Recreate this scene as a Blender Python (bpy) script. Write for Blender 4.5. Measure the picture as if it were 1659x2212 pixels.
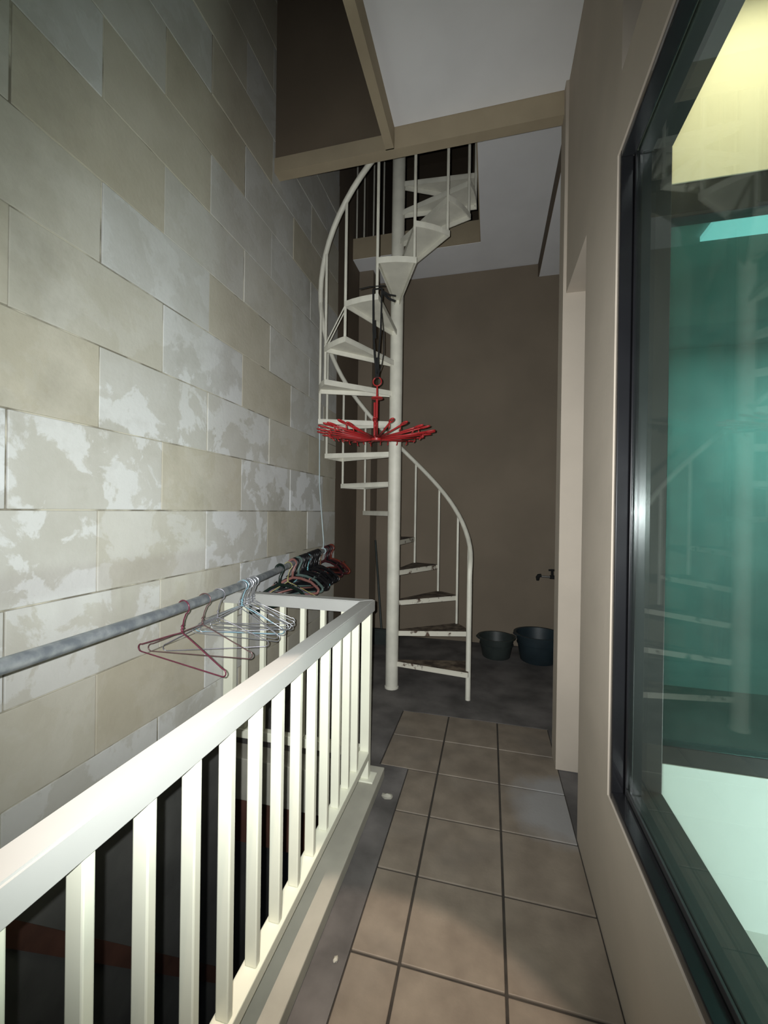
import bpy, bmesh, math, random
from mathutils import Vector, Matrix
random.seed(7)
PI = math.pi
R = math.radians
for o in list(bpy.data.objects):
    bpy.data.objects.remove(o, do_unlink=True)
SC = bpy.context.scene
COL = SC.collection

# ------------------------------------------------------------------ camera
F_PX, PSI, PIT, ROL = 899.73, 0.248655, -0.00307, 0.014516
CAM_H = 1.31
fwd = Vector((-math.sin(PSI) * math.cos(PIT), math.cos(PSI) * math.cos(PIT), math.sin(PIT)))
r0 = Vector((math.cos(PSI), math.sin(PSI), 0))
u0 = r0.cross(fwd)
rgt = r0 * math.cos(ROL) + u0 * math.sin(ROL)
upv = rgt.cross(fwd)
cd = bpy.data.cameras.new('camera')
cd.sensor_fit = 'HORIZONTAL'
cd.sensor_width = 36.0
cd.lens = 36.0 * F_PX / 1659.0
cd.clip_start = 0.02
cam = bpy.data.objects.new('camera', cd)
COL.objects.link(cam)
M = Matrix((rgt, upv, -fwd)).transposed().to_4x4()
M.translation = (0, 0, CAM_H)
cam.matrix_world = M
SC.camera = cam

# ------------------------------------------------------------------ view, world, lights
SC.view_settings.view_transform = 'Standard'
SC.view_settings.look = 'None'
SC.view_settings.gamma = 1
SC.view_settings.use_curve_mapping = False
SC.view_settings.exposure = 0.0
W = bpy.data.worlds.new('night_sky')
SC.world = W
W.use_nodes = True
W.node_tree.nodes['Background'].inputs[0].default_value = (0.62, 0.72, 0.9, 1)
W.node_tree.nodes['Background'].inputs[1].default_value = 0.025

def spot(name, loc, direction, power, size, blend, col, radius):
    l = bpy.data.lights.new(name, 'SPOT')
    l.energy = power; l.spot_size = R(size); l.spot_blend = blend
    l.color = col; l.shadow_soft_size = radius
    o = bpy.data.objects.new(name, l); COL.objects.link(o)
    o.location = loc
    o.rotation_euler = Vector(direction).to_track_quat('-Z', 'Y').to_euler()
    return o

def area(name, loc, direction, power, sx, sy, col):
    l = bpy.data.lights.new(name, 'AREA')
    l.energy = power; l.shape = 'RECTANGLE'; l.size = sx; l.size_y = sy; l.color = col
    o = bpy.data.objects.new(name, l); COL.objects.link(o)
    o.location = loc
    o.rotation_euler = Vector(direction).to_track_quat('-Z', 'Y').to_euler()
    return o

# the phone's flash, a few centimetres up and to the left of the lens
spot('phone_flash', Vector((0, 0, CAM_H)) - rgt * 0.022 + upv * 0.012 - fwd * 0.005, fwd, 214, 124, 1.0, (0.97, 1.0, 1.0), 0.004)
# added spot above the corridor for the warm floor pool, real source unseen
spot('floor_pool_spot', (-0.30, 0.50, 3.49), (0.0, 0.035, -1), 290, 25, 0.10, (1.0, 0.80, 0.66), 0.03)
# ceiling lamp of the room behind the window
area('room_ceiling_lamp', (0.84, 1.38, 3.16), (0, 0, -1), 9, 0.25, 0.25, (1.0, 0.90, 0.66))
# added fill light low in the same room, brightens the mint wall base
area('room_low_fill', (2.2, 0.95, 0.10), (-1.4, 0.8, 0.05), 30, 0.25, 0.12, (0.93, 1.0, 0.98))
# added fill light, out of view, brightens the further room behind the teal glass
area('far_room_fill', (2.3, 2.9, 2.74), (0, 0, -1), 44, 0.6, 0.6, (0.92, 1.0, 1.0))

# ------------------------------------------------------------------ materials
def nodes_of(m):
    m.use_nodes = True
    nt = m.node_tree
    return nt, nt.nodes, nt.links, nt.nodes['Principled BSDF']

def mat(name, col, rough=0.6, metal=0.0, var=0.12, scale=6.0, bump=0.0, bscale=60.0, col2=None, lo=0.35, hi=0.65, coat=0.0):
    m = bpy.data.materials.new(name)
    nt, N, L, b = nodes_of(m)
    b.inputs['Roughness'].default_value = rough
    b.inputs['Metallic'].default_value = metal
    if coat: b.inputs['Coat Weight'].default_value = coat
    g = N.new('ShaderNodeNewGeometry')
    n = N.new('ShaderNodeTexNoise'); n.inputs['Scale'].default_value = scale; n.inputs['Detail'].default_value = 5
    L.new(g.outputs['Position'], n.inputs['Vector'])
    r = N.new('ShaderNodeValToRGB')
    c2 = col2 or tuple(c * (1 - var * 2) for c in col)
    r.color_ramp.elements[0].position = lo; r.color_ramp.elements[0].color = (*c2, 1)
    r.color_ramp.elements[1].position = hi; r.color_ramp.elements[1].color = (*col, 1)
    L.new(n.outputs['Fac'], r.inputs['Fac'])
    L.new(r.outputs['Color'], b.inputs['Base Color'])
    if bump:
        n2 = N.new('ShaderNodeTexNoise'); n2.inputs['Scale'].default_value = bscale; n2.inputs['Detail'].default_value = 4
        L.new(g.outputs['Position'], n2.inputs['Vector'])
        bp = N.new('ShaderNodeBump'); bp.inputs['Strength'].default_value = bump; bp.inputs['Distance'].default_value = 0.004
        L.new(n2.outputs['Fac'], bp.inputs['Height'])
        L.new(bp.outputs['Normal'], b.inputs['Normal'])
    return m

def block_material():
    m = bpy.data.materials.new('aerated_block')
    nt, N, L, b = nodes_of(m)
    b.inputs['Roughness'].default_value = 0.9
    g = N.new('ShaderNodeNewGeometry'); oi = N.new('ShaderNodeObjectInfo')
    def noise(scale, detail, rough=0.55, dist=0.0):
        n = N.new('ShaderNodeTexNoise'); n.inputs['Scale'].default_value = scale
        n.inputs['Detail'].default_value = detail; n.inputs['Roughness'].default_value = rough
        n.inputs['Distortion'].default_value = dist
        L.new(g.outputs['Position'], n.inputs['Vector']); return n.outputs['Fac']
    def ramp(fac, stops):
        r = N.new('ShaderNodeValToRGB'); e = r.color_ramp.elements
        while len(e) < len(stops): e.new(0.5)
        for k, (p, c) in enumerate(stops):
            e[k].position = p; e[k].color = (*c, 1)
        L.new(fac, r.inputs['Fac']); return r.outputs['Color']
    def mix(fac, a, c):
        x = N.new('ShaderNodeMix'); x.data_type = 'RGBA'
        if hasattr(fac, 'links'): L.new(fac, x.inputs['Factor'])
        else: x.inputs['Factor'].default_value = fac
        for s, v in ((x.inputs[6], a), (x.inputs[7], c)):
            if hasattr(v, 'links'): L.new(v, s)
            else: s.default_value = (*v, 1)
        return x.outputs[2]
    def math_(op, a, c):
        x = N.new('ShaderNodeMath'); x.operation = op; x.use_clamp = True
        for s, v in ((x.inputs[0], a), (x.inputs[1], c)):
            if hasattr(v, 'links'): L.new(v, s)
            else: s.default_value = v
        return x.outputs[0]
    tint = ramp(oi.outputs['Random'], [(0.0, (0.47, 0.43, 0.34)), (0.3, (0.50, 0.475, 0.40)), (0.65, (0.52, 0.51, 0.47)), (1.0, (0.53, 0.53, 0.51))])
    mott = ramp(noise(5, 6), [(0.3, (0.72, 0.70, 0.64)), (0.7, (1, 1, 1))])
    mm = N.new('ShaderNodeMix'); mm.data_type = 'RGBA'; mm.blend_type = 'MULTIPLY'; mm.inputs['Factor'].default_value = 0.55
    L.new(tint, mm.inputs[6]); L.new(mott, mm.inputs[7])
    sm = ramp(noise(5.2, 10, 0.62, 0.35), [(0.49, (0, 0, 0)), (0.525, (1, 1, 1))])
    amt = ramp(oi.outputs['Random'], [(0.30, (0.08, 0.08, 0.08)), (0.6, (0.5, 0.5, 0.5)), (1.0, (0.95, 0.95, 0.95))])
    sep = N.new('ShaderNodeSeparateXYZ'); L.new(g.outputs['Position'], sep.inputs[0])
    band = ramp(math_('MULTIPLY', sep.outputs['Z'], 0.4), [(0.0, (0.25, 0.25, 0.25)), (0.36, (1, 1, 1)), (0.64, (1, 1, 1)), (0.85, (0.25, 0.25, 0.25))])
    amt = math_('MULTIPLY', amt, band)
    c1 = mix(math_('MULTIPLY', sm, amt), mm.outputs[2], (0.68, 0.69, 0.69))
    dirt = ramp(noise(1.7, 7, 0.65), [(0.56, (0, 0, 0)), (0.74, (1, 1, 1))])
    c2 = mix(math_('MULTIPLY', dirt, 0.5), c1, (0.24, 0.22, 0.17))
    L.new(c2, b.inputs['Base Color'])
    bp = N.new('ShaderNodeBump'); bp.inputs['Strength'].default_value = 0.25; bp.inputs['Distance'].default_value = 0.004
    L.new(noise(55, 4), bp.inputs['Height']); L.new(bp.outputs['Normal'], b.inputs['Normal'])
    return m

def tile_material():
    m = bpy.data.materials.new('floor_tile')
    nt, N, L, b = nodes_of(m)
    b.inputs['Roughness'].default_value = 0.55
    g = N.new('ShaderNodeNewGeometry'); oi = N.new('ShaderNodeObjectInfo')
    def noise(scale, detail):
        n = N.new('ShaderNodeTexNoise'); n.inputs['Scale'].default_value = scale; n.inputs['Detail'].default_value = detail
        L.new(g.outputs['Position'], n.inputs['Vector']); return n
    r = N.new('ShaderNodeValToRGB')
    r.color_ramp.elements[0].position = 0.3; r.color_ramp.elements[0].color = (0.165, 0.135, 0.105, 1)
    r.color_ramp.elements[1].position = 0.7; r.color_ramp.elements[1].color = (0.245, 0.205, 0.16, 1)
    L.new(noise(9, 7).outputs['Fac'], r.inputs['Fac'])
    d = N.new('ShaderNodeValToRGB')
    d.color_ramp.elements[0].position = 0.52; d.color_ramp.elements[0].color = (0, 0, 0, 1)
    d.color_ramp.elements[1].position = 0.8; d.color_ramp.elements[1].color = (0.7, 0.7, 0.7, 1)
    L.new(noise(2.3, 8).outputs['Fac'], d.inputs['Fac'])
    x = N.new('ShaderNodeMix'); x.data_type = 'RGBA'
    L.new(d.outputs['Color'], x.inputs['Factor']); L.new(r.outputs['Color'], x.inputs[6]); x.inputs[7].default_value = (0.13, 0.12, 0.11, 1)
    # dried cement wash beside the doorway
    sx = N.new('ShaderNodeVectorMath'); sx.operation = 'DISTANCE'; sx.inputs[1].default_value = (0.36, 1.98, 0)
    L.new(g.outputs['Position'], sx.inputs[0])
    ad = N.new('ShaderNodeMath'); ad.operation = 'MULTIPLY_ADD'; ad.inputs[1].default_value = 0.28
    L.new(noise(5, 6).outputs['Fac'], ad.inputs[0]); L.new(sx.outputs['Value'], ad.inputs[2])
    k = N.new('ShaderNodeValToRGB')
    k.color_ramp.elements[0].position = 0.30; k.color_ramp.elements[0].color = (0.8, 0.8, 0.8, 1)
    k.color_ramp.elements[1].position = 0.42; k.color_ramp.elements[1].color = (0, 0, 0, 1)
    L.new(ad.outputs[0], k.inputs['Fac'])
    y = N.new('ShaderNodeMix'); y.data_type = 'RGBA'
    L.new(k.outputs['Color'], y.inputs['Factor']); L.new(x.outputs[2], y.inputs[6]); y.inputs[7].default_value = (0.30, 0.30, 0.30, 1)
    L.new(y.outputs[2], b.inputs['Base Color'])
    bp = N.new('ShaderNodeBump'); bp.inputs['Strength'].default_value = 0.2; bp.inputs['Distance'].default_value = 0.002
    L.new(noise(90, 3).outputs['Fac'], bp.inputs['Height']); L.new(bp.outputs['Normal'], b.inputs['Normal'])
    return m

def glass_material(name, tint, refl=1.0, dirt=0.05):
    """thin pane: tinted transparency under a fresnel reflection, with a dusty film"""
    m = bpy.data.materials.new(name); m.use_nodes = True
    nt = m.node_tree; N = nt.nodes; L = nt.links
    N.remove(N['Principled BSDF'])
    out = N['Material Output']
    t = N.new('ShaderNodeBsdfTransparent'); t.inputs[0].default_value = (*tint, 1)
    gl = N.new('ShaderNodeBsdfGlossy'); gl.inputs['Roughness'].default_value = 0.02; gl.inputs['Color'].default_value = (0.9 * refl, 0.95 * refl, 0.95 * refl, 1)
    lw = N.new('ShaderNodeLayerWeight'); lw.inputs['Blend'].default_value = 0.5
    pw = N.new('ShaderNodeMath'); pw.operation = 'POWER'; pw.inputs[1].default_value = 5.0
    L.new(lw.outputs['Facing'], pw.inputs[0])
    sc = N.new('ShaderNodeMath'); sc.operation = 'MULTIPLY_ADD'; sc.inputs[1].default_value = 0.94; sc.inputs[2].default_value = 0.045
    L.new(pw.outputs[0], sc.inputs[0])
    mx = N.new('ShaderNodeMixShader')
    L.new(sc.outputs[0], mx.inputs[0]); L.new(t.outputs[0], mx.inputs[1]); L.new(gl.outputs[0], mx.inputs[2])
    d = N.new('ShaderNodeBsdfDiffuse'); d.inputs[0].default_value = (0.55, 0.6, 0.55, 1)
    n = N.new('ShaderNodeTexNoise'); n.inputs['Scale'].default_value = 7; n.inputs['Detail'].default_value = 6
    g = N.new('ShaderNodeNewGeometry'); L.new(g.outputs['Position'], n.inputs['Vector'])
    mm = N.new('ShaderNodeMath'); mm.operation = 'MULTIPLY'; mm.inputs[1].default_value = dirt
    L.new(n.outputs['Fac'], mm.inputs[0])
    m2 = N.new('ShaderNodeMixShader')
    L.new(mm.outputs[0], m2.inputs[0]); L.new(mx.outputs[0], m2.inputs[1]); L.new(d.outputs[0], m2.inputs[2])
    L.new(m2.outputs[0], out.inputs[0])
    return m

def emit(name, col, s):
    m = bpy.data.materials.new(name)
    nt, N, L, b = nodes_of(m)
    b.inputs['Base Color'].default_value = (*col, 1)
    b.inputs['Emission Color'].default_value = (*col, 1); b.inputs['Emission Strength'].default_value = s
    return m

M_BLOCK = block_material()
M_TILE = tile_material()
M_MORTAR = mat('mortar', (0.50, 0.47, 0.38), 0.95, scale=7, col2=(0.16, 0.145, 0.11), lo=0.42, hi=0.55)
M_BROWN = mat('brown_plaster', (0.15, 0.115, 0.08), 0.9, var=0.07, scale=2.5, bump=0.15)
M_BEAM = mat('beam_plaster', (0.40, 0.33, 0.225), 0.9, var=0.08, scale=3, bump=0.15)
M_BEIGE = mat('beige_plaster', (0.46, 0.40, 0.33), 0.85, var=0.05, scale=3, bump=0.12)
M_BACK = mat('back_wall_plaster', (0.235, 0.19, 0.14), 0.9, var=0.07, scale=1.8, bump=0.12)
M_CEIL = mat('white_ceiling', (0.88, 0.88, 0.89), 0.9, var=0.03, scale=3)
M_CEMENT = mat('cement', (0.16, 0.148, 0.14), 0.85, var=0.28, scale=4, bump=0.3, bscale=40)
M_GROUT = mat('dark_grout', (0.045, 0.038, 0.03), 0.95, var=0.2, scale=20)
M_STRIP = mat('cement_strip', (0.17, 0.165, 0.155), 0.85, var=0.25, scale=7, bump=0.3, bscale=40)
M_CURB = mat('painted_curb', (0.42, 0.405, 0.34), 0.7, var=0.1, scale=6)
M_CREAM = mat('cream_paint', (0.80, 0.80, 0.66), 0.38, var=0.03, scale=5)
M_RAILTOP = mat('cream_rail_darkened', (0.42, 0.42, 0.40), 0.36, var=0.03, scale=5)  # cream darkened in the colour to offset flash overexposure on the handrail
M_STEEL = mat('white_stair_paint', (0.74, 0.72, 0.62), 0.5, var=0.08, scale=9)
M_RUST = mat('rusty_stair_paint', (0.66, 0.63, 0.53), 0.7, scale=20, col2=(0.10, 0.06, 0.04), lo=0.36, hi=0.44)
M_PIPE = mat('galvanised_steel', (0.42, 0.45, 0.47), 0.42, 0.55, scale=26, col2=(0.24, 0.27, 0.30), lo=0.4, hi=0.65)
M_FRAME = mat('black_aluminium', (0.012, 0.012, 0.014), 0.26, var=0.1, coat=0.4)
M_REVEAL = mat('dark_reveal', (0.045, 0.045, 0.047), 0.5, var=0.1)
M_ROOM = mat('room_cream_paint', (0.82, 0.76, 0.56), 0.8, var=0.02, scale=2)
M_MINT = mat('room_mint', (0.72, 0.80, 0.78), 0.8, var=0.03, scale=2)
M_TEALR = mat('far_room_paint', (0.52, 0.58, 0.56), 0.8, var=0.15, scale=1.5)
M_FARFL = mat('far_room_floor', (0.08, 0.10, 0.09), 0.6, var=0.15, scale=3)
M_RED = mat('red_plastic', (0.40, 0.02, 0.022), 0.4, var=0.1)
M_BLACK = mat('black_webbing', (0.006, 0.006, 0.006), 0.85, var=0.1)
M_TUB = mat('dark_green_plastic', (0.035, 0.045, 0.042), 0.5, var=0.15, scale=12)
M_TUB2 = mat('dark_blue_plastic', (0.02, 0.034, 0.042), 0.5, var=0.12, scale=12)
M_CORD = mat('pale_cord', (0.55, 0.66, 0.68), 0.8)
M_CHROME = mat('chrome', (0.6, 0.6, 0.6), 0.2, 0.9, var=0.05)
M_REDSKIRT = mat('red_brown_skirting', (0.12, 0.05, 0.032), 0.85, var=0.2, scale=8)
M_STAIRC = mat('dark_concrete', (0.085, 0.088, 0.083), 0.9, var=0.2, scale=5, bump=0.2)
M_LOWER = mat('grey_lower_wall', (0.13, 0.13, 0.12), 0.9, var=0.2, scale=3.5, bump=0.2)
M_DARKWOOD = mat('dark_wood', (0.06, 0.045, 0.03), 0.6, scale=12)
M_GLASS = glass_material('window_glass', (0.90, 0.965, 0.935), 0.75, 0.03)
M_TEALG = glass_material('teal_tinted_glass', (0.52, 0.80, 0.77), 0.5, 0.03)
M_DARKG = glass_material('dark_upper_glass', (0.25, 0.28, 0.28), 0.8, 0.03)
M_LED = emit('light_panel', (0.8, 0.97, 1.0), 1.0)

# ------------------------------------------------------------------ mesh helpers
def new(name, bm, m, parent=None, smooth=False):
    me = bpy.data.meshes.new(name)
    bmesh.ops.recalc_face_normals(bm, faces=bm.faces)
    bm.to_mesh(me); bm.free()
    if smooth:
        for p in me.polygons: p.use_smooth = True
        if smooth != 'all':
            me.set_sharp_from_angle(angle=R(40))
    me.materials.append(m)
    o = bpy.data.objects.new(name, me); COL.objects.link(o)
    if parent: o.parent = parent
    return o

def inst(src, parent=None, loc=None, rz=None):
    o = src.copy(); COL.objects.link(o)
    o.parent = parent
    if loc is not None: o.location = loc
    if rz is not None: o.rotation_euler = (0, 0, rz)
    return o

def tag(o, label, cat, group=None):
    o['label'] = label; o['category'] = cat
    if group: o['group'] = group
    return o

def thing(name, label, cat, loc=(0, 0, 0), group=None):
    o = bpy.data.objects.new(name, None); COL.objects.link(o)
    o.location = loc; o.empty_display_size = 0.05
    return tag(o, label, cat, group)

def struct(name, bm, m, label=None, cat=None):
    o = new(name, bm, m); o['kind'] = 'structure'
    if label: tag(o, label, cat)
    return o

def box(bm, x0, x1, y0, y1, z0, z1, bev=0.0):
    vs = [bm.verts.new((x, y, z)) for x in (x0, x1) for y in (y0, y1) for z in (z0, z1)]
    fs = [(0, 1, 3, 2), (4, 6, 7, 5), (0, 4, 5, 1), (2, 3, 7, 6), (0, 2, 6, 4), (1, 5, 7, 3)]
    faces = [bm.faces.new([vs[i] for i in f]) for f in fs]
    if bev:
        es = list({e for f in faces for e in f.edges})
        bmesh.ops.bevel(bm, geom=es, offset=bev, segments=2, affect='EDGES', profile=0.5)
    return bm

def B(*a, bev=0.0):
    bm = bmesh.new()
    box(bm, *a, bev=bev)
    return bm

def tube(bm, pts, r, n=8, closed=False):
    pts = [Vector(p) for p in pts]
    rs = r if isinstance(r, (list, tuple)) else [r] * len(pts)
    k = len(pts)
    tang = []
    for i in range(k):
        if closed: t = pts[(i + 1) % k] - pts[i - 1]
        else: t = pts[min(i + 1, k - 1)] - pts[max(i - 1, 0)]
        tang.append(t.normalized())
    a = Vector((0, 0, 1))
    if abs(tang[0].dot(a)) > 0.9: a = Vector((1, 0, 0))
    nrm = (a - tang[0] * a.dot(tang[0])).normalized()
    rings = []
    for i in range(k):
        t = tang[i]
        nrm = (nrm - t * nrm.dot(t))
        nrm.normalize()
        bi = t.cross(nrm)
        rings.append([bm.verts.new(pts[i] + (nrm * math.cos(2 * PI * j / n) + bi * math.sin(2 * PI * j / n)) * rs[i]) for j in range(n)])
    m = k if closed else k - 1
    for i in range(m):
        A, C = rings[i], rings[(i + 1) % k]
        for j in range(n):
            bm.faces.new((A[j], A[(j + 1) % n], C[(j + 1) % n], C[j]))
    if not closed:
        bm.faces.new(list(reversed(rings[0]))); bm.faces.new(rings[-1])
    return bm

def T(pts, r, n=8, closed=False):
    bm = bmesh.new()
    return tube(bm, pts, r, n, closed)

def lathe(prof, n=32):
    bm = bmesh.new()
    rings = []
    for (r, z) in prof:
        if r < 1e-5: rings.append([bm.verts.new((0, 0, z))])
        else: rings.append([bm.verts.new((r * math.cos(2 * PI * j / n), r * math.sin(2 * PI * j / n), z)) for j in range(n)])
    for A, C in zip(rings, rings[1:]):
        for j in range(n):
            k = (j + 1) % n
            if len(A) == 1 and len(C) == 1: continue
            if len(A) == 1: bm.faces.new((A[0], C[k], C[j]))
            elif len(C) == 1: bm.faces.new((A[j], A[k], C[0]))
            else: bm.faces.new((A[j], A[k], C[k], C[j]))
    return bm

def arc(c, r, a0, a1, n, ax=(1, 0, 0), ay=(0, 0, 1)):
    ax, ay, c = Vector(ax), Vector(ay), Vector(c)
    return [c + ax * r * math.cos(R(a0 + (a1 - a0) * i / n)) + ay * r * math.sin(R(a0 + (a1 - a0) * i / n)) for i in range(n + 1)]

# ------------------------------------------------------------------ main dimensions (metres)
XL, XR = -1.32, 0.36          # block wall, window wall
YB = 4.29                     # back wall
ZC, ZC2 = 3.512, 3.735        # near slab, slab over the stair
YBM = 2.33                    # cross beam

# ------------------------------------------------------------------ floor
bm = bmesh.new()
box(bm, -0.63, XR, -1.2, 2.69, -0.16, -0.006)
box(bm, -0.64, -0.385, -1.2, 1.985, -0.16, 0.0)
box(bm, XL, -0.534, 1.985, 2.69, -0.16, 0.0)
box(bm, -0.534, -0.385, 1.985, 2.085, -0.16, 0.0)
box(bm, XL, 0.66, 2.69, YB, -0.16, 0.0)
box(bm, XR, 0.66, 2.40, 2.69, -0.16, 0.0)
box(bm, XR, 0.50, 1.82, 2.28, -0.16, -0.004)
floor = struct('floor', bm, M_CEMENT, 'cement floor of the corridor and stair corner with brown square tiles', 'floor')
colx = [(-0.385, -0.234), (-0.234, 0.064), (0.064, XR)]
for ci, (x0, x1) in enumerate(colx):
    w, d = x1 - x0 - 0.008, 0.302 - 0.008
    src = None
    for k in range(-4, 5):
        if ci == 0 and k == 3:      # past the curb the first column is full width
            x0 = -0.532; w = x1 - x0 - 0.008; src = None
        y0 = 1.179 + 0.302 * k
        if src is None:
            src = new('tile', B(-w / 2, w / 2, -d / 2, d / 2, -0.008, 0.0, bev=0.0025), M_TILE, floor)
            t = src
        else:
            t = inst(src, floor)
        t.location = ((x0 + x1) / 2, y0 + 0.151, random.uniform(-0.0006, 0.0006))
new('grout_bed', B(-0.385, XR, -1.2, 2.69, -0.0065, -0.005), M_GROUT, floor)
new('grout_bed', B(-0.534, -0.385, 2.085, 2.69, -0.0065, -0.005), M_GROUT, floor)
# curb under the railing
new('curb', B(-0.64, -0.482, -1.2, 1.985, 0.0, 0.05, bev=0.004), M_CURB, floor)
new('curb', B(XL, -0.64, 1.86, 1.985, -0.16, 0.05, bev=0.004), M_CURB, floor)
new('curb_fascia', B(XL, -0.64, 1.95, 1.992, -0.45, -0.10), M_REDSKIRT, floor)

# ------------------------------------------------------------------ left wall of large blocks
wl = struct('wall_left', B(XL - 0.14, XL - 0.004, -1.2, YB, -2.6, 6.5), M_MORTAR, 'tall wall of large pale aerated blocks in running bond', 'wall')
PB, PH = 0.572, 0.2855
full = new('block', B(-0.03, 0.0, 0.002, PB - 0.002, 0.002, PH - 0.0025, bev=0.0025), M_BLOCK, wl)
half = None
used = False
for k in range(-4, 15):
    z = 1.298 + PH * k
    odd = k % 2
    ys = [1.159 + PB * j for j in range(-3, 4)] if odd else [0.873 + PB * j for j in range(-3, 4)]
    for y in ys:
        if not used: b_, used = full, True
        else: b_ = inst(full, wl)
        b_.location = (XL + random.uniform(-0.002, 0.003), y + random.uniform(-0.002, 0.002), z)
    if not odd:
        y = 0.873 + PB * 4
        if half is None:
            half = new('block', B(-0.03, 0.0, 0.002, 0.284, 0.002, PH - 0.0025, bev=0.0025), M_BLOCK, wl); b_ = half
        else: b_ = inst(half, wl)
        b_.location = (XL + random.uniform(-0.002, 0.003), y, z)
new('lower_face', B(XL - 0.03, XL - 0.001, -1.2, 3.449, -2.6, 0.154), M_LOWER, wl)  # plain dark grey wall face below the block courses
new('plaster_end', B(XL - 0.03, XL - 0.002, 3.449, YB, -0.1, 6.5), M_BROWN, wl)

# ------------------------------------------------------------------ back wall and corner pillar
wb = struct('wall_back', B(XL - 0.14, 0.80, YB, YB + 0.12, -0.16, 3.73), M_BACK, 'plain brown plastered wall behind the spiral staircase', 'wall')
new('pillar', B(XL, -1.171, 4.04, YB, 0.0, ZC2, bev=0.003), M_BACK, wb)

# ------------------------------------------------------------------ right wall
bm = bmesh.new()
box(bm, XR, 0.50, -1.2, 1.40, -0.16, 0.454)
box(bm, XR, 0.50, -1.2, 1.40, 2.397, 2.622)
box(bm, XR, 0.50, 1.40, 1.82, -0.16, ZC)
box(bm, XR, 0.50, 1.82, 2.28, 2.43, ZC)
box(bm, XR, 0.50, 1.37, 1.40, 2.622, ZC)
box(bm, XR, 0.50, -1.2, 1.37, 3.45, ZC)
wr = struct('wall_right', bm, M_BEIGE, 'beige plastered wall around the dark framed window and narrow doorway', 'wall')
new('partition', B(0.345, 0.80, 2.28, 2.415, 0.0, ZC2, bev=0.002), M_BEIGE, wr)
new('side_wall', B(0.66, 0.78, 2.415, YB, -0.16, ZC2), M_BACK, wr)
d1 = struct('door_1', B(0.46, 0.50, 1.82, 2.28, 0.0, 2.43), M_DARKWOOD, 'dark door leaf set back in the narrow doorway', 'door')

# ------------------------------------------------------------------ ceilings and beams
ce = struct('ceiling', B(-0.563, 0.62, -1.2, YBM, ZC, ZC + 0.2), M_CEIL, 'white slab soffits over the corridor and the stair, with brown beams', 'ceiling')
new('cross_beam', B(-0.563, 0.62, YBM + 0.002, 2.395, 3.387, ZC2 + 0.2), M_BEAM, ce)
new('cross_beam', B(XL, -0.563, YBM - 0.006, 2.395, 3.387, 3.475), M_BEAM, ce)
new('edge_beam', B(-0.612, -0.563, -1.2, YBM, 3.387, ZC + 0.25), M_BEAM, ce)
new('upper_parapet', B(XL, -0.563, YBM + 0.004, 2.395, 3.475, 6.5), M_BROWN, ce)
bm = bmesh.new()
box(bm, XL, 0.80, 3.84, 6.2, ZC2, ZC2 + 0.17)
box(bm, -0.115, 0.80, 2.395, 3.84, ZC2, ZC2 + 0.17)
new('stair_slab', bm, M_CEIL, ce)
# brown painted edge round the stair opening
new('opening_edge', B(XL, -0.115, 3.832, 3.842, ZC2 + 0.004, ZC2 + 0.20), M_BEAM, ce)
new('opening_edge', B(-0.123, -0.113, 2.395, 3.832, ZC2 + 0.004, ZC2 + 0.20), M_BEAM, ce)
new('bulkhead', B(0.43, 0.66, 2.415, YB, 3.605, ZC2), M_CEIL, ce)
new('bulkhead_shade', B(0.42, 0.43, 2.415, YB, 3.605, ZC2), M_BROWN, ce)  # side of the bulkhead, its shade painted in as dark brown
struct('ceiling_upper', B(XL - 0.14, 0.9, -1.2, 6.3, 6.5, 6.6), M_BROWN, 'dark soffit of the storey above the stair opening', 'ceiling')
struct('wall_upper_back', B(XL - 0.14, 0.92, 6.2, 6.3, ZC2 + 0.17, 6.5), M_BROWN, 'dark far wall of the storey above', 'wall')
struct('wall_upper_left', B(XL - 0.14, XL, YB, 6.2, ZC2 + 0.17, 6.5), M_BROWN, 'dark left wall of the storey above', 'wall')
struct('wall_upper', B(0.80, 0.92, -1.2, 6.2, ZC2 + 0.17, 6.5), M_BROWN, 'dark wall of the storey above', 'wall')

# ------------------------------------------------------------------ window in the right wall
w1 = struct('window_1', B(0.405, 0.411, -1.15, 1.40, 0.454, 2.397), M_GLASS, 'large fixed pane in a black frame on the corridor side', 'window')
def frame_part(name, a, m=M_FRAME, bev=0.003):
    return new(name, B(*a, bev=bev), m, w1)
frame_part('frame_jamb', (0.364, 0.398, 1.375, 1.400, 0.454, 2.397))
frame_part('frame_jamb', (0.400, 0.420, 1.368, 1.400, 0.470, 2.380))
frame_part('frame_sill', (0.364, 0.402, -1.15, 1.375, 0.454, 0.480))
frame_part('frame_head', (0.364, 0.402, -1.15, 1.375, 2.372, 2.397))
frame_part('inner_jamb', (0.420, 0.502, 1.385, 1.400, 0.454, 2.43), M_REVEAL)
frame_part('inner_sill', (0.412, 0.502, -1.15, 1.385, 0.454, 0.492), M_REVEAL)
frame_part('inner_head', (0.412, 0.502, -1.15, 1.385, 2.385, 2.43), M_REVEAL)
frame_part('glazing_bead', (0.402, 0.408, -1.15, 1.368, 0.480, 0.497), M_REVEAL, 0.001)
w2 = struct('window_2', B(0.42, 0.426, -1.15, 1.37, 2.622, 3.45), M_DARKG, 'dark transom pane above the large window', 'window')
new('frame_rail', B(0.40, 0.44, -1.15, 1.37, 2.622, 2.66), M_FRAME, w2)
new('added_backing', B(0.445, 0.495, -1.15, 1.37, 2.622, 3.45), M_FRAME, w2)  # backing added to keep the lit room from showing through the transom

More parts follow.
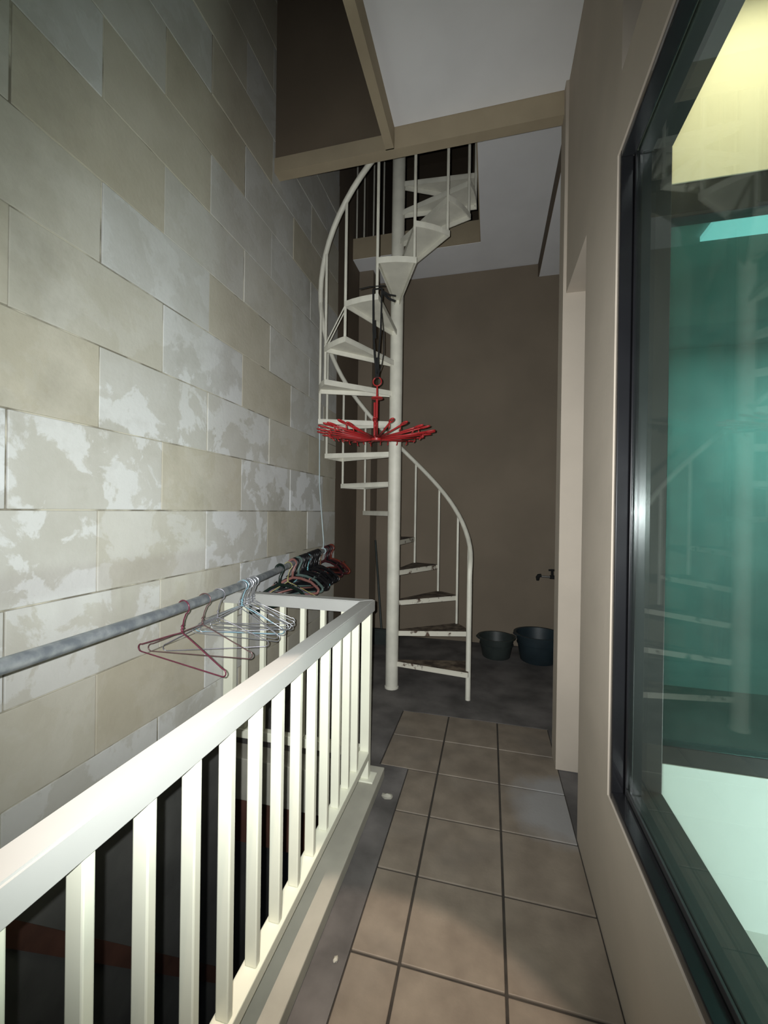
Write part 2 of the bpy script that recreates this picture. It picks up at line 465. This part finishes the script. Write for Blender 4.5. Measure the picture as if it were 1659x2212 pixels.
# room behind the window
YE = 1.75
bm = bmesh.new()
box(bm, 0.50, 3.2, YE, YE + 0.07, 2.531, 3.3)
we = struct('wall_room_end', bm, M_ROOM, 'cream end wall of the lit room seen through the glass', 'wall')
new('end_wall_base', B(0.50, 3.2, YE, YE + 0.07, -0.16, 0.387), M_MINT, we)  # lower part of the end wall, pale mint instead of cream
new('wall_strip', B(0.50, 0.57, YE, YE + 0.07, 0.387, 2.531), M_ROOM, we)
struct('floor_room', B(0.50, 3.2, -1.2, YE, -0.20, -0.16), M_MINT, 'pale floor of the lit room behind the window', 'floor')
struct('ceiling_room', B(0.50, 3.2, -1.2, YE + 0.07, 3.2, 3.3), M_ROOM, 'ceiling of the lit room behind the window', 'ceiling')
struct('wall_room_side', B(3.2, 3.3, -1.2, YE + 0.07, -0.16, 3.3), M_ROOM, 'far side wall of the lit room behind the window', 'wall')
w3 = struct('window_3', B(0.57, 3.2, YE + 0.030, YE + 0.036, 0.387, 2.531), M_TEALG, 'teal tinted partition glass inside the lit room', 'window')
new('frame_rail', B(0.57, 3.2, YE + 0.004, YE + 0.06, 0.387, 0.455, bev=0.003), M_FRAME, w3)
new('frame_rail', B(0.57, 3.2, YE + 0.004, YE + 0.06, 2.405, 2.531, bev=0.003), M_FRAME, w3)
new('frame_stile', B(0.57, 0.635, YE + 0.004, YE + 0.06, 0.455, 2.405, bev=0.003), M_FRAME, w3)
# the further room behind the teal glass
struct('wall_far_room_back', B(0.81, 3.2, 4.2, 4.28, -0.2, 2.85), M_TEALR, 'back wall of the dim further room behind the teal glass', 'wall')
struct('wall_far_room_side', B(3.2, 3.28, YE + 0.07, 4.28, -0.2, 2.85), M_TEALR, 'side wall of the dim further room behind the teal glass', 'wall')
struct('floor_far_room', B(0.81, 3.2, YE + 0.07, 4.2, -0.25, -0.2), M_FARFL, 'floor of the dim further room behind the teal glass', 'floor')
struct('ceiling_far_room', B(0.81, 3.2, YE + 0.07, 4.2, 2.77, 2.85), M_TEALR, 'ceiling of the dim further room behind the teal glass', 'ceiling')
struct('wall_far_room_return', B(0.51, 0.80, 2.21, 2.27, -0.2, 2.77), M_TEALR, 'short return wall beside the teal glass', 'wall')
tag(new('ceiling_light', B(1.047, 3.0, 2.375, 2.525, 2.745, 2.77), M_LED), 'long bright light panel on the ceiling behind the teal glass', 'ceiling light')
# ------------------------------------------------------------------ stair going down inside the well
st = thing('lower_stair', 'dark concrete steps going down the well behind the cream railing', 'stairs', (-0.98, 0.8, -2.5))
def child_at(o, parent):
    o.parent = parent; o.matrix_parent_inverse = Matrix.Translation(parent.location).inverted(); return o
for k in range(0, 13):
    y0, z1 = 0.62 + 0.17 * k, -0.06 - 0.205 * k
    child_at(new('step', B(XL + 0.004, -0.645, y0 - (1.8 if k == 0 else 0), y0 + 0.19, z1 - 0.32, z1, bev=0.004), M_STAIRC), st)
bm = bmesh.new()
p0, p1 = (0.70, 0.36), (2.6, -1.93)
vs = []
for x in (XL + 0.004, XL + 0.018):
    for (y, z, dz) in ((p0[0], p0[1], 0), (p1[0], p1[1], 0), (p1[0], p1[1], -0.085), (p0[0], p0[1], -0.085)):
        vs.append(bm.verts.new((x, y, z + dz)))
bm.faces.new(vs[0:4]); bm.faces.new(vs[4:8])
for i in range(4): bm.faces.new((vs[i], vs[(i + 1) % 4], vs[4 + (i + 1) % 4], vs[4 + i]))
sk = child_at(new('skirting', bm, M_REDSKIRT), st); sk['label'] = 'red-brown sloping skirting'

# ------------------------------------------------------------------ cream railing
ra = thing('railing', 'cream painted steel railing around the stairwell, turning to the block wall', 'railing', (-0.553, 1.885, 0.05))
def rpart(name, bm, m=M_CREAM, lab=None):
    o = child_at(new(name, bm, m), ra)
    return o
ZT0, ZT1 = 0.830, 0.886
def prism(pts, z0, z1, bev):
    b = bmesh.new()
    lo = [b.verts.new((x, y, z0)) for x, y in pts]; hi = [b.verts.new((x, y, z1)) for x, y in pts]
    b.faces.new(lo); b.faces.new(hi)
    n = len(pts)
    for i in range(n): b.faces.new((lo[i], lo[(i + 1) % n], hi[(i + 1) % n], hi[i]))
    bmesh.ops.bevel(b, geom=list(b.edges), offset=bev, segments=2, affect='EDGES')
    return b
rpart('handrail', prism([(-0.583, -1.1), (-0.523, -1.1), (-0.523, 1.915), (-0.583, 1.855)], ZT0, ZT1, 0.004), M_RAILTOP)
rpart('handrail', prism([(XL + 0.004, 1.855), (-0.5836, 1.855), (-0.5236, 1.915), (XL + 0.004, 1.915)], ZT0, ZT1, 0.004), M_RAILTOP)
rpart('bottom_rail', B(-0.578, -0.528, -1.1, 1.865, 0.150, 0.185, bev=0.003))
rpart('bottom_rail', B(-1.262, -0.58, 1.865, 1.905, 0.150, 0.195, bev=0.003))
rpart('post', B(-0.575, -0.532, 1.866, 1.905, 0.056, ZT0, bev=0.003))
rpart('post', B(-1.312, -1.258, 1.866, 1.905, 0.050, ZT0, bev=0.003))
rpart('base_plate', B(-0.590, -0.505, 1.845, 1.925, 0.050, 0.057, bev=0.002))
src = None
for k in range(-4, 13):
    y = 0.352 + 0.1135 * k
    if src is None:
        src = rpart('baluster', B(-0.569, -0.537, -0.010, 0.010, 0.185, ZT0, bev=0.003))
        o = src
    else:
        o = src.copy(); COL.objects.link(o)
    o.location = (0, y, 0)
src = None
for x in (-0.668, -0.775, -0.880, -0.990, -1.098, -1.20)[:6]:
    if src is None:
        src = rpart('baluster', B(-0.012, 0.012, 1.872, 1.900, 0.195, ZT0, bev=0.003)); o = src
    else:
        o = src.copy(); COL.objects.link(o)
    o.location = (x, 0, 0)

# ------------------------------------------------------------------ spiral staircase
PX, PY = -0.687, 3.01
STEP, RISE = 23.3, 0.2206
TH2, Z2 = 37.6, 0.424
R_OUT, R_BAL, R_RAIL = 0.566, 0.556, 0.560
ss = thing('spiral_staircase', 'white painted steel spiral staircase climbing round a central pole through the ceiling', 'staircase', (PX, PY, 0))
def sth(i): return TH2 + STEP * (i - 2)
def stz(i): return Z2 + RISE * (i - 2)
new('pole', lathe([(0, 0), (0.052, 0), (0.052, 0.012), (0.047, 0.016), (0.047, 5.1), (0, 5.1)], 28), M_STEEL, ss, smooth=True)

M_DIRT = mat('rust_and_dirt', (0.17, 0.13, 0.09), 0.9, scale=14, col2=(0.045, 0.03, 0.02), lo=0.4, hi=0.62, bump=0.3, bscale=50)
def tread_mesh():
    b = bmesh.new()
    a0, a1 = R(-STEP - 0.6), R(0.6)
    ri = 0.045
    n = 4
    zt, t, fl = 0.0, 0.006, 0.036
    def ring(rr, aa, z): return (rr * math.cos(aa), rr * math.sin(aa), z)
    # plate
    top = [b.verts.new(ring(ri, a0 - 0.25, zt))] + [b.verts.new(ring(R_OUT, a0 + (a1 - a0) * i / n, zt)) for i in range(n + 1)] + [b.verts.new(ring(ri, a1 + 0.25, zt))]
    bot = [b.verts.new((v.co.x, v.co.y, zt - t)) for v in top]
    b.faces.new(top); b.faces.new(list(reversed(bot)))
    k = len(top)
    for i in range(k):
        b.faces.new((top[i], bot[i], bot[(i + 1) % k], top[(i + 1) % k]))
    # flanges hanging from the two radial sides and the outer edge
    def flange(p, q, inward):
        p, q = Vector(p), Vector(q)
        iv = Vector(inward).normalized() * 0.006
        pts = [p, q, q + iv, p + iv]
        lo = [b.verts.new((v.x, v.y, zt - fl)) for v in pts]; hi = [b.verts.new((v.x, v.y, zt - t + 0.001)) for v in pts]
        b.faces.new(lo); b.faces.new(hi)
        for i in range(4): b.faces.new((lo[i], lo[(i + 1) % 4], hi[(i + 1) % 4], hi[i]))
    flange(ring(ri, a0 - 0.25, 0), ring(R_OUT, a0, 0), (-math.sin(a0), math.cos(a0), 0))
    flange(ring(ri, a1 + 0.25, 0), ring(R_OUT, a1, 0), (math.sin(a1), -math.cos(a1), 0))
    for i in range(n):
        c0, c1 = a0 + (a1 - a0) * i / n, a0 + (a1 - a0) * (i + 1) / n
        cm = (c0 + c1) / 2
        flange(ring(R_OUT, c0, 0), ring(R_OUT, c1, 0), (-math.cos(cm), -math.sin(cm), 0))
    return b
tr_r = tr_w = bal = None
for i in range(1, 18):
    if i <= 5:
        if tr_r is None:
            tr_r = new('tread', tread_mesh(), M_RUST, ss); o = tr_r; o['label'] = 'rusted tread'
            o.data.materials.append(M_DIRT)
            for pl in o.data.polygons:
                if abs(pl.normal.z) > 0.9 and pl.center.z > -0.007: pl.material_index = 1
        else: o = inst(tr_r, ss)
    else:
        if tr_w is None: tr_w = new('tread', tread_mesh(), M_STEEL, ss); o = tr_w
        else: o = inst(tr_w, ss)
    o.location = (0, 0, stz(i)); o.rotation_euler = (0, 0, R(sth(i)))
    if bal is None:
        bal = new('baluster', T([(R_BAL, 0, -0.02), (R_BAL, 0, 0.865)], 0.0095, 10), M_STEEL, ss, smooth=True); o = bal
    else: o = inst(bal, ss)
    o.location = (0, 0, stz(i)); o.rotation_euler = (0, 0, R(sth(i) - 0.6))
# newel and handrail
tn = R(-5.2)
new('newel_post', T([(R_RAIL * math.cos(tn), R_RAIL * math.sin(tn), 0.0), (R_RAIL * math.cos(tn), R_RAIL * math.sin(tn), 0.815)], 0.0180, 14), M_STEEL, ss, smooth=True)
pts = []
for th, z in ((-5.2, 0.80), (-5.15, 0.855), (-4.6, 0.895), (-2.8, 0.93), (0.5, 0.965), (5.5, 1.008), (11, 1.053), (17.5, 1.108)):
    pts.append((R_RAIL * math.cos(R(th)), R_RAIL * math.sin(R(th)), z))
th = 24.0
while th <= sth(17) + 6:
    z = stz(2) + RISE * (th - TH2) / STEP + 0.868
    pts.append((R_RAIL * math.cos(R(th)), R_RAIL * math.sin(R(th)), z)); th += 6
new('handrail', T(pts, 0.0175, 12), M_STEEL, ss, smooth=True)
for dr in (0.0, 0.018):
    a, c = R(sth(10)), R(sth(11))
    new('brace', T([((R_OUT - dr) * math.cos(a), (R_OUT - dr) * math.sin(a), stz(11) + 0.0), ((R_OUT - dr) * math.cos(c), (R_OUT - dr) * math.sin(c), stz(12) - 0.03)], 0.004, 6), M_STEEL, ss)

# guard rail of the upper landing
gr = thing('landing_guardrail', 'thin dark guard rail on the upper landing behind the spiral staircase', 'railing', (-1.1, 3.88, ZC2 + 0.17))
for x in (-1.30, -1.225, -1.13, -1.03, -0.93):
    child_at(new('baluster', T([(x, 3.88, ZC2 + 0.165), (x, 3.88, 4.80)], 0.008, 8), M_STEEL), gr)
child_at(new('top_rail', T([(XL + 0.02, 3.88, 4.81), (-0.70, 3.88, 4.81)], 0.016, 10), M_STEEL), gr)

# ------------------------------------------------------------------ clothes rod and cord
RODP = [(-0.93, 0.40, 0.990), (-0.985, 0.80, 0.974), (-1.035, 1.30, 0.966), (-1.09, 1.80, 0.968), (-1.15, 2.30, 0.982), (-1.215, 2.95, 1.000), (-1.235, 3.18, 1.006)]
def catmull(P, n=8):
    P = [Vector(p) for p in P]
    out = []
    for i in range(len(P) - 1):
        a, b, c, d = P[max(i - 1, 0)], P[i], P[i + 1], P[min(i + 2, len(P) - 1)]
        for k in range(n):
            t = k / n
            out.append(0.5 * ((2 * b) + (c - a) * t + (2 * a - 5 * b + 4 * c - d) * t * t + (3 * b - a - 3 * c + d) * t ** 3))
    out.append(P[-1]); return out
rodpts = catmull([(-0.80, -0.6, 1.02)] + RODP)
rod = new('clothes_rod', T(rodpts, 0.0175, 16), M_PIPE, smooth=True)
tag(rod, 'weathered galvanised pipe hung along the block wall as a clothes rod', 'clothes rod')
def rod_at(y):
    for a, b in zip(rodpts, rodpts[1:]):
        if a.y <= y <= b.y:
            return a.lerp(b, (y - a.y) / (b.y - a.y))
    return rodpts[-1]
cy = 2.93
rp = rod_at(cy)
cordtop = (PX + 0.579 * math.cos(R(188)), PY + 0.579 * math.sin(R(188)), 0)
cx = cordtop[0]
bm = bmesh.new()
tube(bm, [(cx, cordtop[1], 2.80), (cx + 0.002, cordtop[1], 2.2), (cx + 0.01, cordtop[1] + 0.0, 1.5), (rp.x + 0.004, cy, 1.06), (rp.x, cy, rp.z + 0.02)], 0.0042, 6)
tube(bm, arc((rp.x, cy, rp.z), 0.0215, 0, 360, 16)[:-1], 0.004, 6, closed=True)
tag(new('support_cord', bm, M_CORD), 'pale cord tying the clothes rod up to the spiral staircase', 'cord')

# ------------------------------------------------------------------ hangers
def wire_mesh(half=0.2, drop=0.115, r=0.0016):
    """local: x across, z up, rod axis at origin"""
    b = bmesh.new()
    hr = 0.024
    hook = arc((0, 0, 0), hr, 200, -60, 14)
    neck_top = Vector((0, 0, -0.075))
    pts = hook + [Vector((0.004, 0, -0.045)), neck_top]
    tube(b, pts, r, 6)
    tw = []
    for i in range(13):
        t = i / 12
        tw.append(Vector((0.003 * math.cos(t * 5 * PI), 0.003 * math.sin(t * 5 * PI), -0.062 - 0.03 * t)))
    tube(b, tw, r * 1.25, 6)
    tri = [Vector((0, 0, -0.092))]
    tri += [Vector((half * 0.25, 0, -0.092 - drop * 0.22)), Vector((half * 0.92, 0, -0.092 - drop * 0.86))]
    tri += arc((half - 0.014, 0, -0.092 - drop), 0.014, 70, -90, 6)
    tri += [Vector((x * half, 0, -0.106 - drop)) for x in (0.5, 0, -0.5)]
    tri += arc((-half + 0.014, 0, -0.092 - drop), 0.014, -90, -250, 6)
    tri += [Vector((-half * 0.92, 0, -0.092 - drop * 0.86)), Vector((-half * 0.25, 0, -0.092 - drop * 0.22))]
    tube(b, tri, r, 6, closed=True)
    return b
def plastic_parts(half=0.19):
    b = bmesh.new()
    hook = arc((0, 0, 0), 0.026, 210, -50, 14)
    tube(b, hook + [Vector((0.004, 0, -0.045)), Vector((0, 0, -0.085))], [0.0075] * 17, 8)
    c = bmesh.new()
    tri = [Vector((0, 0, -0.085)), Vector((half * 0.3, 0, -0.098)), Vector((half * 0.7, 0, -0.132)), Vector((half * 0.95, 0, -0.175))]
    tri += arc((half - 0.016, 0, -0.195), 0.018, 40, -90, 6)
    tri += [Vector((half * 0.45, 0, -0.205)), Vector((0, 0, -0.2)), Vector((-half * 0.45, 0, -0.205))]
    tri += arc((-half + 0.016, 0, -0.195), 0.018, -90, -220, 6)
    tri += [Vector((-half * 0.95, 0, -0.175)), Vector((-half * 0.7, 0, -0.132)), Vector((-half * 0.3, 0, -0.098))]
    tube(c, tri, 0.0088, 8, closed=True)
    tube(c, [(-half * 0.8, 0, -0.168), (0, 0, -0.155), (half * 0.8, 0, -0.168)], 0.006, 6)
    for sx in (-1, 1):        # strap notches
        tube(c, [(sx * half * 0.62, 0, -0.128), (sx * half * 0.66, 0, -0.108), (sx * half * 0.74, 0, -0.118)], 0.004, 6)
    return b, c
def place(o, y, phi, tilt=0.0, sway=0.0, lift=0.0):
    p = rod_at(y)
    o.location = (p.x, p.y, p.z + 0.0175 + 0.0055 - 0.0255 + lift)
    o.rotation_euler = (tilt, sway, R(phi))
WIRE = {}
def wire(color_name, col, y, phi, label, group, rad=0.0019, half=0.2, metal=0.6, tilt=0.0, sway=0.0, drop=0.115):
    if color_name not in WIRE:
        WIRE[color_name] = mat('wire_' + color_name, col, 0.3, metal, var=0.1, scale=30)
    o = new('wire_hanger', wire_mesh(half, drop, rad), WIRE[color_name], smooth='all')
    tag(o, label, 'hanger', group)
    place(o, y, phi, tilt, sway)
    return o
G1, G2, G3 = None, 'silver wire hangers bunched together on the rod', 'plastic hangers crowded at the far end of the rod'
wire('maroon', (0.16, 0.035, 0.06), 1.235, -4, 'maroon coated wire hanger hanging apart from the bunches, with the rod bare before it', None, 0.0026, 0.195, 0.2, 0.06, 0.12, 0.10)
wire('brown', (0.17, 0.10, 0.10), 1.36, 12, 'thin brown wire hanger beside the maroon one', None, 0.0021, 0.20, 0.4, -0.05, 0.05, 0.10)
wire('grey', (0.30, 0.29, 0.33), 1.46, 28, 'grey wire hanger turned sideways between the brown hanger and the silver bunch', None, 0.0019, 0.20, 0.6, 0.05, 0.02)
ys = [1.65, 1.666, 1.682, 1.698, 1.712, 1.726, 1.74, 1.754, 1.768, 1.78]
ph = [10, 22, -4, 16, 26, 2, 12, -8, 20, 5]
for i, (y, p) in enumerate(zip(ys, ph)):
    if i == 1:
        wire('blue', (0.25, 0.42, 0.50), y, p, 'pale blue coated wire hanger among the silver bunch', None, 0.0026, 0.195, 0.1, 0.1, 0.06)
    else:
        wire('silver', (0.55, 0.56, 0.60), y, p, 'silver wire hanger in the bunch before the dark green hanger', G2, 0.0022, 0.2, 0.8, random.uniform(-0.12, 0.12), random.uniform(-0.05, 0.08), random.uniform(0.095, 0.12))
PLM = {}
def plastic(cname, col, y, phi, label, group=None, tilt=0.0, sway=0.0, half=0.185):
    if cname not in PLM: PLM[cname] = mat('plastic_' + cname, col, 0.35, var=0.1, scale=20)
    hb, bb = plastic_parts(half)
    o = thing('plastic_hanger', label, 'hanger', group=group)
    place(o, y, phi, tilt, sway, 0.003)
    new('hook', hb, PLM[cname], o, smooth='all'); new('frame', bb, PLM[cname], o, smooth='all')
    return o
BLK, GRN, PNK, TEA, MAR, ORG = (0.008, 0.008, 0.010), (0.008, 0.018, 0.014), (0.27, 0.12, 0.105), (0.11, 0.16, 0.145), (0.06, 0.014, 0.018), (0.17, 0.035, 0.022)
plastic('green', GRN, 2.10, 62, 'dark green plastic hanger standing between the silver bunch and the yellow wire hanger', None, 0.0, 0.0)
wire('yellow', (0.42, 0.38, 0.14), 2.23, 40, 'yellow coated wire hanger beside the pink plastic one', None, 0.0024, 0.19, 0.1, 0.0, 0.0)
wire('violet', (0.25, 0.22, 0.30), 2.25, 55, 'dull violet wire hanger behind the yellow one', None, 0.0024, 0.2, 0.3, 0.0, 0.1)
plastic('pink', PNK, 2.30, 57, 'dusty pink plastic hanger next to the yellow wire hanger', None, 0.05, -0.05)
plastic('black', BLK, 2.34, 62, 'black plastic hanger packed between the pink and the grey-green one', None, 0.0, 0.05)
plastic('teal', TEA, 2.40, 60, 'grey-green plastic hanger between two black ones', None, -0.05, 0.0)
for k, y in enumerate((2.455, 2.485, 2.515, 2.545, 2.615, 2.645, 2.675, 2.705, 2.735, 2.765, 2.795)):
    plastic('black', BLK, y, 52 + 5 * (k * 7 % 4), 'black plastic hanger packed between the grey-green one and the bright blue wire' if y < 2.58 else 'black plastic hanger packed between the bright blue wire and the steel wire hanger', 'black plastic hangers before the bright blue wire' if y < 2.58 else G3, random.uniform(-0.1, 0.1), random.uniform(-0.08, 0.08))
wire('cyan', (0.20, 0.50, 0.55), 2.585, 60, 'bright blue wire hanger squeezed between black plastic hangers', None, 0.0028, 0.19, 0.0)
wire('steel', (0.5, 0.5, 0.5), 2.83, 58, 'plain steel wire hanger just before the pale cord', None, 0.0022, 0.19, 0.8)
wire('copper', (0.30, 0.16, 0.10), 2.87, 62, 'copper coloured wire hanger just before the pale cord', None, 0.0026, 0.19, 0.5)
plastic('maroon', MAR, 3.00, 62, 'dark maroon plastic hanger past the pale cord', None, 0.0, 0.06)
plastic('black', BLK, 3.04, 66, 'black plastic hanger past the pale cord', None, 0.0, 0.02)
plastic('maroon', MAR, 3.08, 58, 'dark maroon plastic hanger beside the orange one at the rod end', None, 0.0, 0.0)
plastic('orange', ORG, 3.14, 52, 'orange plastic hanger at the very end of the rod', None, 0.0, 0.03)

# ------------------------------------------------------------------ red hanging dryer
hub = Vector((-0.677, 2.452, 1.752))
dy = thing('hanging_dryer', 'red plastic round drying rack with many arms hung from the spiral staircase', 'drying rack', hub)
new('hub', lathe([(0, -0.016), (0.03, -0.016), (0.034, -0.004), (0.034, 0.006), (0.014, 0.016), (0.010, 0.02), (0.0, 0.02)], 20), M_RED, dy, smooth=True)
new('shaft', lathe([(0, 0.0), (0.0075, 0.0), (0.0075, 0.236), (0.036, 0.240), (0.036, 0.246), (0.006, 0.252), (0.005, 0.318), (0, 0.318)], 16), M_RED, dy, smooth=True)
new('loop', T(arc((0, 0, 0.345), 0.026, 0, 360, 20)[:-1], 0.0042, 8, closed=True), M_RED, dy, smooth='all')
new('slide_tube', T([(-0.016, 0.012, 0.0), (-0.018, 0.012, 0.22)], 0.007, 10), M_RED, dy, smooth=True)
def arm_mesh(L):
    b = bmesh.new()
    tube(b, [(0.025, 0, 0.0), (L * 0.5, 0, 0.012), (L * 0.9, 0, 0.03)], [0.0055, 0.005, 0.0045], 8)
    lp = [(L * 0.88, 0, 0.026)] + [(L * 0.95 + 0.03 * math.cos(R(a)), 0.0095 * math.sin(R(a)), 0.032 + 0.004 * math.cos(R(a))) for a in range(-150, 151, 30)]
    tube(b, lp, 0.0042, 6, closed=True)
    tube(b, [(L * 0.83, 0, 0.026), (L * 0.835, 0, 0.008), (L * 0.80, 0, -0.002)], 0.0035, 6)
    return b
arm = None
angs = [-78 + 15.6 * k for k in range(11)] + [92 + 10.4 * k for k in range(17)]
for k, a in enumerate(angs):
    if arm is None: arm = new('arm', arm_mesh(0.345), M_RED, dy, smooth='all'); o = arm
    else: o = inst(arm, dy)
    o.rotation_euler = (0, R(random.uniform(-2.0, 2.0)), R(a + random.uniform(-2.5, 2.5)))
# straps
bm = bmesh.new()
zt = stz(12) + 0.02
def band(pts, w, t=0.002):
    a = [Vector(p) for p in pts]
    for p, q in zip(a, a[1:]):
        d = (q - p).normalized()
        s = Vector((1, 0, 0)) if abs(d.z) > 0.7 else Vector((0, 0, 1))
        s = (s - d * s.dot(d)).normalized()
        n = d.cross(s)
        vs = []
        for e in (p, q):
            for (u, v) in ((-1, -1), (1, -1), (1, 1), (-1, 1)):
                vs.append(bm.verts.new(e + s * u * w / 2 + n * v * t / 2))
        bm.faces.new(vs[0:4]); bm.faces.new(vs[4:8])
        for i in range(4): bm.faces.new((vs[i], vs[(i + 1) % 4], vs[4 + (i + 1) % 4], vs[4 + i]))
hx, hy, hz = hub.x, 2.425, hub.z + 0.37
yy = hub.y
band([(hx - 0.026, 2.428, zt), (hx - 0.022, 2.428, zt - 0.25), (hx - 0.012, 2.436, zt - 0.42), (hx, yy, hz)], 0.013)
band([(hx + 0.028, 2.428, zt), (hx + 0.024, 2.428, zt - 0.25), (hx + 0.008, 2.436, zt - 0.42), (hx, yy, hz)], 0.010)
band([(hx - 0.018, 2.426, zt - 0.19), (hx - 0.013, 2.426, zt - 0.30)], 0.022)
band([(hx - 0.002, yy - 0.003, hz + 0.12), (hx, yy - 0.003, hz - 0.005)], 0.026)
band([(hx - 0.03, 2.430, zt), (hx + 0.03, 2.430, zt)], 0.010)
band([(hx + 0.03, 2.43, zt - 0.015), (hx + 0.07, 2.425, zt - 0.045), (hx + 0.115, 2.42, zt - 0.06)], 0.010)
band([(hx + 0.03, 2.43, zt - 0.025), (hx + 0.07, 2.42, zt - 0.07), (hx + 0.115, 2.415, zt - 0.095)], 0.013)
tube(bm, [(hx - 0.115, 2.43, zt + 0.012), (hx - 0.05, 2.428, zt + 0.018), (hx + 0.045, 2.430, zt + 0.015)], 0.0035, 6)
tube(bm, [(hx + 0.03, 2.43, zt - 0.15), (hx + 0.042, 2.43, zt - 0.27), (hx + 0.045, 2.43, zt - 0.38), (hx + 0.03, 2.44, zt - 0.46), (hx + 0.008, yy, hz + 0.02)], 0.003, 6)
tag(new('hanging_strap', bm, M_BLACK), 'black webbing strap knotted to the spiral staircase, holding up the red drying rack', 'strap')

# ------------------------------------------------------------------ tubs, tap, stick, small rubble
def tub(loc, r, h, m, label):
    t = thing('wash_tub', label, 'tub', loc)
    prof = [(0, 0.0), (r * 0.70, 0.0), (r * 0.74, 0.008), (r * 0.90, h * 0.80), (r * 0.93, h * 0.95), (r * 1.0, h * 0.97), (r * 1.03, h * 0.955), (r * 1.035, h * 0.99), (r * 1.0, h * 1.0), (r * 0.92, h * 0.985), (r * 0.87, h * 0.78), (r * 0.70, 0.014), (0, 0.012)]
    new('body', lathe(prof, 40), m, t, smooth=True)
    rr, hh = r * 0.865, h * 0.62
    new('rib', lathe([(rr, hh - 0.004), (rr + 0.006, hh - 0.003), (rr + 0.008, hh + 0.004), (rr + 0.004, hh + 0.006)], 40), m, t, smooth=True)
    for s in (-1, 1):
        a = R(20 if s > 0 else 200)
        c = Vector((math.cos(a), math.sin(a), 0)); d = Vector((-math.sin(a), math.cos(a), 0))
        new('handle', T([c * r * 0.99 + d * -0.05 + Vector((0, 0, h * 0.97)), c * r * 1.05 + d * -0.03 + Vector((0, 0, h * 0.965)), c * r * 1.05 + d * 0.03 + Vector((0, 0, h * 0.965)), c * r * 0.99 + d * 0.05 + Vector((0, 0, h * 0.97))], 0.008, 8), m, t, smooth=True)
    return t
tub((0.075, 3.93, 0.0), 0.165, 0.185, M_TUB, 'smaller dark grey-green plastic wash tub on the floor by the back wall')
tub((0.435, 3.93, 0.0), 0.205, 0.245, M_TUB2, 'larger dark blue plastic wash tub in the corner by the back wall')
tp = thing('water_tap', 'wall tap with chrome spout and black cross handle above the larger tub', 'tap', (0.66, 4.17, 0.71))
new('flange', T([(0.0, 0, 0), (-0.012, 0, 0)], 0.022, 16), M_CHROME, tp, smooth=True)
new('body', T([(-0.010, 0, 0), (-0.105, 0, 0)], 0.018, 14), M_BLACK, tp, smooth=True)
new('stem', T([(-0.085, 0, 0.01), (-0.085, 0, 0.060)], 0.012, 12), M_BLACK, tp, smooth=True)
new('handle', T([(-0.117, 0, 0.064), (-0.085, 0, 0.067), (-0.053, 0, 0.064)], 0.009, 10), M_BLACK, tp, smooth=True)
new('spout', T([(-0.10, 0, 0.0), (-0.190, 0, 0.004)], 0.011, 12), M_CHROME, tp, smooth=True)
new('nozzle', T([(-0.180, 0, 0.014), (-0.203, 0, 0.008), (-0.212, 0, -0.008), (-0.212, 0, -0.038)], [0.015, 0.019, 0.019, 0.012], 12), M_BLACK, tp, smooth=True)
bm = bmesh.new(); tube(bm, [(-1.155, 4.20, 1.00), (-1.02, 3.98, 0.14)], 0.011, 10)
br = thing('broom', 'dark broom leaning on the pillar behind the spiral staircase', 'broom', (-1.01, 3.96, 0))
child_at(new('stick', bm, M_TUB, smooth=True), br)
child_at(new('broom_head', prism([(-1.13, 3.93), (-0.90, 3.93), (-0.92, 3.99), (-1.11, 3.99)], 0.0, 0.15, 0.01), M_TUB), br)
def lump(name, loc, s, m, label):
    b = bmesh.new(); bmesh.ops.create_icosphere(b, subdivisions=2, radius=1)
    for v in b.verts:
        v.co *= 1 + random.uniform(-0.18, 0.18)
        v.co = Vector((v.co.x * s[0], v.co.y * s[1], max(v.co.z * s[2], -s[2] * 0.6) + s[2] * 0.6))
    o = new(name, b, m, smooth=True); o.location = loc
    return tag(o, label, 'rubble')
lump('cement_lump', (-0.435, 1.845, 0.0), (0.028, 0.016, 0.012), M_CURB, 'small pale lump of cement on the floor beside the curb end')
lump('cement_lump', (-0.415, 1.14, 0.0), (0.007, 0.01, 0.006), M_CURB, 'tiny white crumb in the grey gutter strip along the curb')
